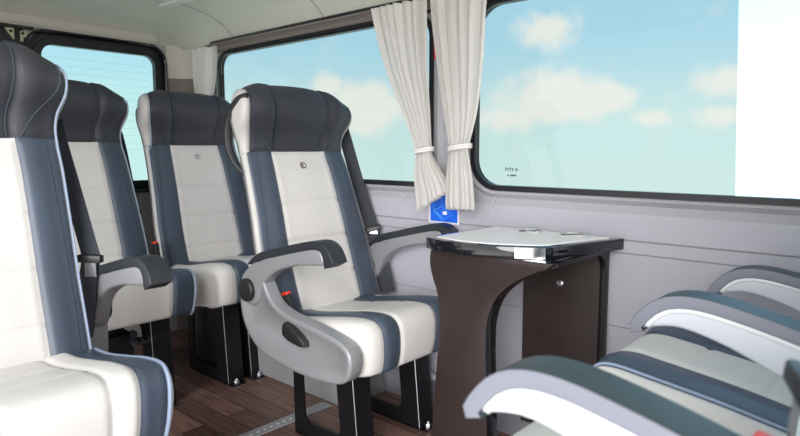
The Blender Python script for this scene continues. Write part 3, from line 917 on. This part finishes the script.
# dark gap over the rear doors with latch plates
bm = bmesh.new(); add_box(bm, (-3.05, -.12, 1.28), (-3.0, .925, 1.475)); 
add_box(bm, (-3.0, -.12, 1.30), (-2.985, .925, 1.33), .003, 1)
add_box(bm, (-3.0, -.12, 1.462), (-2.975, .96, 1.476), .003, 1)
struct('door_1', bm, 'black_plastic', smooth=False)
def latch(name, y, z, w, h, tri, label):
    bm = bmesh.new()
    if tri: P = [(y, z + h), (y + w, z + h), (y + w, z), (y + w * .75, z)]
    else: P = rrect(y, y + w, z, z + h, .004, 3)
    add_prism(bm, P, -2.998, -2.984, bev=.002, seg=1, plane='yz')
    o = obj(name, bm, 'cream_metal'); tag(o, label, 'latch plate', 'pale metal plates over the rear doors')
    bm = bmesh.new()
    for q in ((.35, .75), (.62, .28)) if not tri else ((.66, .66),): add_cyl(bm, (-2.985, y + w * q[0], z + h * q[1]), (-2.980, y + w * q[0], z + h * q[1]), .006, 12)
    obj('bolt', bm, 'black_steel', o)
latch('latch_plate', .690, 1.428, .030, .046, False, 'pale metal plate over the rear door, farthest from the rear window')
latch('latch_plate', .846, 1.416, .040, .050, True, 'pale triangular metal plate over the rear door, beside the dark block')
latch('latch_plate', .908, 1.410, .026, .046, False, 'pale metal plate over the rear door, next to the corner of the rear window')
bm = bmesh.new(); add_prism(bm, [(.790, 1.392), (.872, 1.392), (.872, 1.418), (.835, 1.452), (.802, 1.448)], -3.0, -2.965, bev=.004, plane='yz')
tag(obj('latch_block', bm, 'grey_plastic' if False else 'black_pad'), 'dark plastic block among the pale plates over the rear door', 'block')

# wheel arch
bm = bmesh.new()
ap = [(-2.42, .0), (-2.42, .10), (-2.38, .20), (-2.28, .262), (-2.10, .278), (-1.92, .262), (-1.76, .21), (-1.64, .12), (-1.60, .05), (-1.595, 0)]
P = [(p.x, p.y) for p in catmull([(a, b, 0) for a, b in ap], 34)]
add_prism(bm, P, 1.462, 1.70, bev=.02, seg=4)
tag(obj('wheel_arch', bm, 'arch', angle=60), kind='structure')
# kick ledge along the wall foot
bm = bmesh.new(); add_box(bm, (-1.58, 1.635, .135), (.72, 1.668, .158), .005, 2)
struct('baseboard_left', bm, 'wall_pale')
# floor rail with perforations
rail = bmesh.new(); add_box(rail, (-1.697, .10, 0), (-1.647, 1.46, .004), .001, 1)
ro = obj('floor_rail', rail, 'rail_metal'); tag(ro, 'perforated metal strip crossing the wooden floor to the wall', 'floor rail')
bm = bmesh.new()
for k in range(48): add_cyl(bm, (-1.672, .13 + k * .0275, .004), (-1.672, .13 + k * .0275, .0062), .006, 10)
obj('studs', bm, 'shell', ro)
# ------------------------------------------------------------------ curtains
def curtain(name, prof, y, label, pleats, amp, seed, tie=None, thick=.003, slant=0.):
    """prof: (z, xl, xr, amp factor, dy) from top to bottom"""
    rnd = random.Random(seed); ph = [rnd.uniform(0, 6.28) for _ in range(4)]
    bm = bmesh.new(); nu = 90; nz = 80
    K = catmull([(p[1], p[2], p[0]) for p in prof], nz); KA = catmull([(p[3], p[4], p[0]) for p in prof], nz)
    rows = []
    for j in range(nz):
        xl, xr, z = K[j]; am, dy, z2 = KA[j]; r = []
        for i in range(nu + 1):
            u = i / nu
            uu = u + .018 * math.sin(5 * u + ph[0] + z * 2) + .012 * math.sin(z * 9 + ph[1]) * math.sin(PI * u)
            w = math.sin(2 * PI * pleats * uu + ph[2]) + .22 * math.sin(2 * PI * pleats * 2.3 * uu + ph[3] + z * 3)
            x = xl + (xr - xl) * u + .35 * amp * am * math.cos(2 * PI * pleats * uu + ph[2]) * math.sin(PI * u)
            zz = z + (.004 * math.sin(2 * PI * pleats * u + ph[0]) if j in (0, nz - 1) else 0)
            if tie and zz < tie[0]: zz += slant * (u - .3) * (tie[0] - zz) / .15
            r.append(bm.verts.new((x, y + dy + amp * am * w * .5, zz)))
        rows.append(r)
    for A, B in zip(rows, rows[1:]):
        for i in range(nu): bm.faces.new((A[i], A[i + 1], B[i + 1], B[i]))
    r = bmesh.ops.solidify(bm, geom=list(bm.faces), thickness=thick)
    bmesh.ops.recalc_face_normals(bm, faces=bm.faces)
    root = obj(name, bm, 'cloth', angle=180); tag(root, label, 'curtain', 'cream window curtains')
    if tie:
        z, xl, xr, dy = tie; cx = (xl + xr) / 2; rx = (xr - xl) / 2 + .006
        bm = bmesh.new()
        for dz in (-.004, .004):
            add_tube(bm, [(cx + rx * math.cos(a), y + dy + .026 * math.sin(a), z + dz + .006 * math.cos(a)) for a in [2 * PI * k / 28 for k in range(28)]], .004, 8, closed=True)
        obj('tie_cord', bm, 'cloth', root)['label'] = 'cloth tie gathering the curtain'
    return root
YC = 1.574
curtain('curtain', [(1.440, -1.545, -1.308, 1, 0), (1.36, -1.522, -1.305, 1, 0), (1.22, -1.470, -1.298, 1, 0), (1.08, -1.400, -1.282, .8, 0), (.985, -1.352, -1.275, .5, 0), (.945, -1.333, -1.274, .4, 0), (.915, -1.336, -1.266, .5, 0), (.86, -1.338, -1.235, .7, -.002), (.80, -1.326, -1.200, .8, -.004), (.770, -1.322, -1.192, .8, -.004)],
        YC, 'cream tied curtain at the edge of the smaller, rear side window', 6, .040, 3, tie=(.948, -1.333, -1.274, 0), slant=.065)
curtain('curtain', [(1.440, -1.272, -1.050, 1, 0), (1.36, -1.262, -1.056, 1, 0), (1.22, -1.240, -1.065, 1, 0), (1.08, -1.216, -1.085, .8, 0), (.985, -1.198, -1.112, .5, 0), (.955, -1.190, -1.122, .4, 0), (.92, -1.195, -1.115, .5, 0), (.85, -1.200, -1.100, .7, -.002), (.79, -1.198, -1.092, .8, -.004), (.760, -1.196, -1.090, .8, -.004)],
        YC, 'cream curtain tied back at the edge of the larger side window above the table', 5, .036, 11, tie=(.958, -1.190, -1.122, 0))
curtain('curtain', [(1.425, -2.715, -2.535, 1, 0), (1.30, -2.715, -2.550, 1, 0), (1.20, -2.720, -2.590, 1, 0), (1.1, -2.73, -2.64, .7, .01), (1.0, -2.73, -2.66, .5, .01), (.90, -2.73, -2.66, .6, .01)],
        YC - .005, 'narrow cream curtain hanging in the rear corner beside the rear window', 3, .036, 5)
bm = bmesh.new(); add_tube(bm, [(-2.70, 1.613, 1.446), (.70, 1.613, 1.446)], .004, 8)
for x in (-2.69, -1.9, -.9, .2): add_box(bm, (x - .006, 1.613, 1.443), (x + .006, 1.640, 1.449))
tag(obj('curtain_rail', bm, 'taupe'), 'thin taupe curtain rail running above the side windows', 'curtain rail')
bm = bmesh.new(); add_box(bm, (-1.305, 1.622, 1.25), (-1.270, 1.6645, 1.36), .006, 2)
tag(obj('red_fixture', bm, 'red'), 'narrow red fixture on the pillar, glimpsed between the two tied curtains', 'fixture')

# ------------------------------------------------------------------ sticker on the wall
bm = bmesh.new()
SX0, SX1, SZ0, SZ1 = -1.345, -1.214, .6985, .800
add_box(bm, (SX0, 1.6535, SZ0 + .0), (SX1, 1.6555, SZ1), .0004, 1)
st = obj('wall_sticker', bm, 'sticker_white'); tag(st, 'blue square sticker with white border, below the tied curtains', 'sticker')
bm = bmesh.new(); add_box(bm, (SX0 + .007, 1.6525, SZ0 + .006), (SX1 - .007, 1.6537, SZ1 - .005)); obj('blue_field', bm, 'sticker_blue', st, smooth=False)
bm = bmesh.new()
def sp(u, v): return (SX0 + (SX1 - SX0) * u, 1.6523, SZ1 - (SZ1 - SZ0) * v)
for L in (((.17, .25), (.44, .10), (.44, .42), (.17, .60), (.17, .25)), ((.17, .60), (.44, .42), (.78, .70), (.46, .88), (.17, .60)), ((.24, .62), (.46, .80))):
    add_tube(bm, [sp(*p) for p in L], .0014, 5)
obj('pictogram', bm, 'sticker_line', st)
bm = bmesh.new(); c = Vector(sp(.54, .64)); add_box(bm, (c.x - .009, 1.6518, c.z - .006), (c.x + .009, 1.6524, c.z + .006)); obj('pictogram_spot', bm, 'sticker_white', st)

# ------------------------------------------------------------------ ceiling lamp
bm = bmesh.new(); mt = Matrix.Translation((-2.42, 1.325, 1.572)) @ Matrix.Rotation(.10, 4, 'X')
add_box(bm, (-.13, -.035, -.012), (.13, .040, .012), .008, 3, mtx=mt)
cl = obj('ceiling_light', bm, 'shell'); tag(cl, 'flat white strip lamp on the ceiling over the back row', 'ceiling light')
bm = bmesh.new(); add_box(bm, (-.12, -.028, -.018), (.12, .032, -.008), .004, 2, mtx=mt); obj('diffuser', bm, 'diffuser', cl)

# ------------------------------------------------------------------ sky
w = bpy.data.worlds.new('sky'); sc.world = w; w.use_nodes = True
nt = w.node_tree; N = nt.nodes; L = nt.links.new
for n in list(N): N.remove(n)
out = N.new('ShaderNodeOutputWorld'); bg = N.new('ShaderNodeBackground'); L(bg.outputs[0], out.inputs[0])
tc = N.new('ShaderNodeTexCoord'); sep = N.new('ShaderNodeSeparateXYZ'); L(tc.outputs['Generated'], sep.inputs[0])
ramp = N.new('ShaderNodeValToRGB'); mr = N.new('ShaderNodeMapRange')
mr.inputs['From Min'].default_value = -.12; mr.inputs['From Max'].default_value = .40
L(sep.outputs['Z'], mr.inputs['Value']); L(mr.outputs['Result'], ramp.inputs['Fac'])
cr = ramp.color_ramp; cr.interpolation = 'EASE'
cr.elements[0].position = 0; cr.elements[0].color = (1.27, 1.74, 1.70, 1)
cr.elements[1].position = 1; cr.elements[1].color = (.60, 1.22, 1.78, 1)
e = cr.elements.new(.28); e.color = (1.20, 1.74, 1.75, 1)
e = cr.elements.new(.60); e.color = (.80, 1.45, 1.80, 1)
# clouds: soft puffs at fixed bearings broken up by noise
nz = N.new('ShaderNodeTexNoise'); nz.inputs['Scale'].default_value = 13; nz.inputs['Detail'].default_value = 8; nz.inputs['Roughness'].default_value = .6
L(tc.outputs['Generated'], nz.inputs['Vector'])
def math_node(op, a, b=None, clamp=False):
    m = N.new('ShaderNodeMath'); m.operation = op; m.use_clamp = clamp
    for i, v in enumerate((a, b)):
        if v is None: continue
        if isinstance(v, (int, float)): m.inputs[i].default_value = v
        else: L(v, m.inputs[i])
    return m.outputs[0]
CLOUDS = [((-0.71, 0.701, 0.067), 0.11, 1.7, 1.25), ((-0.743, 0.662, 0.098), 0.05, 1.6, 0.8), ((-0.469, 0.88, 0.078), 0.115, 1.9, 1.2), ((-0.392, 0.916, 0.083), 0.06, 1.6, 0.9), ((-0.519, 0.853, 0.051), 0.07, 2, 0.9), ((-0.474, 0.861, 0.185), 0.085, 2, 0.8), ((-0.245, 0.964, 0.099), 0.06, 1.5, 0.75), ((-0.25, 0.967, 0.05), 0.05, 2, 0.7), ((-0.345, 0.937, 0.048), 0.04, 2, 0.6)]
acc = None
for (d, rad, sq, stg) in CLOUDS:
    sub = N.new('ShaderNodeVectorMath'); sub.operation = 'SUBTRACT'; L(tc.outputs['Generated'], sub.inputs[0]); sub.inputs[1].default_value = d
    mul = N.new('ShaderNodeVectorMath'); mul.operation = 'MULTIPLY'; L(sub.outputs[0], mul.inputs[0]); mul.inputs[1].default_value = (1, 1, sq)
    ln = N.new('ShaderNodeVectorMath'); ln.operation = 'LENGTH'; L(mul.outputs[0], ln.inputs[0])
    f = math_node('MULTIPLY', math_node('SUBTRACT', 1.0, math_node('DIVIDE', ln.outputs['Value'], rad), True), stg)
    acc = f if acc is None else math_node('MAXIMUM', acc, f)
dens = math_node('ADD', acc, math_node('MULTIPLY', math_node('SUBTRACT', nz.outputs['Fac'], .5), 1.5))
mr2 = N.new('ShaderNodeMapRange'); mr2.interpolation_type = 'SMOOTHSTEP'
mr2.inputs['From Min'].default_value = .10; mr2.inputs['From Max'].default_value = .62; L(dens, mr2.inputs['Value'])
# unseen overcast bank added towards door and front for neutral fill
mr3 = N.new('ShaderNodeMapRange'); mr3.inputs['From Min'].default_value = -.35; mr3.inputs['From Max'].default_value = .15
L(math_node('ADD', math_node('MULTIPLY', sep.outputs['Y'], -.6), math_node('MULTIPLY', sep.outputs['X'], .8)), mr3.inputs['Value'])
cl_f = mr2.outputs['Result']
mix = N.new('ShaderNodeMix'); mix.data_type = 'RGBA'; L(cl_f, mix.inputs['Factor']); L(ramp.outputs['Color'], mix.inputs['A'])
mix.inputs['B'].default_value = (1.68, 1.84, 1.76, 1)
mixo = N.new('ShaderNodeMix'); mixo.data_type = 'RGBA'; L(mr3.outputs['Result'], mixo.inputs['Factor']); L(mix.outputs['Result'], mixo.inputs['A'])
mixo.inputs['B'].default_value = (1.0, 1.0, 1.05, 1)
gm = N.new('ShaderNodeMapRange'); gm.inputs['From Min'].default_value = .05; gm.inputs['From Max'].default_value = -.25  # warmer and brighter below the horizon, added to lift the ceiling
L(sep.outputs['Z'], gm.inputs['Value'])
gr = N.new('ShaderNodeMix'); gr.data_type = 'RGBA'; L(gm.outputs['Result'], gr.inputs['Factor'])
gr.inputs['A'].default_value = (1.0, 1.0, 1.05, 1); gr.inputs['B'].default_value = (1.75, 1.70, 1.62, 1)
L(gr.outputs['Result'], mixo.inputs['B'])
L(mixo.outputs['Result'], bg.inputs['Color']); bg.inputs['Strength'].default_value = 1.0

# sun through the open door, from the front of the van
s = bpy.data.lights.new('sun', 'SUN'); s.energy = 2.8; s.angle = math.radians(42); s.color = (1, .98, .96)
so = bpy.data.objects.new('sun', s); C.objects.link(so)
so.rotation_euler = Vector((-.50, .82, -.27)).to_track_quat('-Z', 'Y').to_euler()

# ------------------------------------------------------------------ camera
cam = bpy.data.cameras.new('camera'); co = bpy.data.objects.new('camera', cam); C.objects.link(co)
F = 610.; pitch = math.atan(68 / F); yaw = math.atan(550 / math.hypot(F, 68))
co.location = (0, 0, .95); co.rotation_euler = (PI / 2 - pitch, 0, yaw)
cam.sensor_width = 36; cam.sensor_fit = 'HORIZONTAL'; cam.lens = F / 800 * 36; cam.clip_start = .02
cam.dof.use_dof = True; cam.dof.focus_distance = 2.05; cam.dof.aperture_fstop = 5.0
sc.camera = co
vs = sc.view_settings; vs.view_transform = 'Standard'; vs.look = 'None'; vs.gamma = 1; vs.use_curve_mapping = False
vs.exposure = 0.47
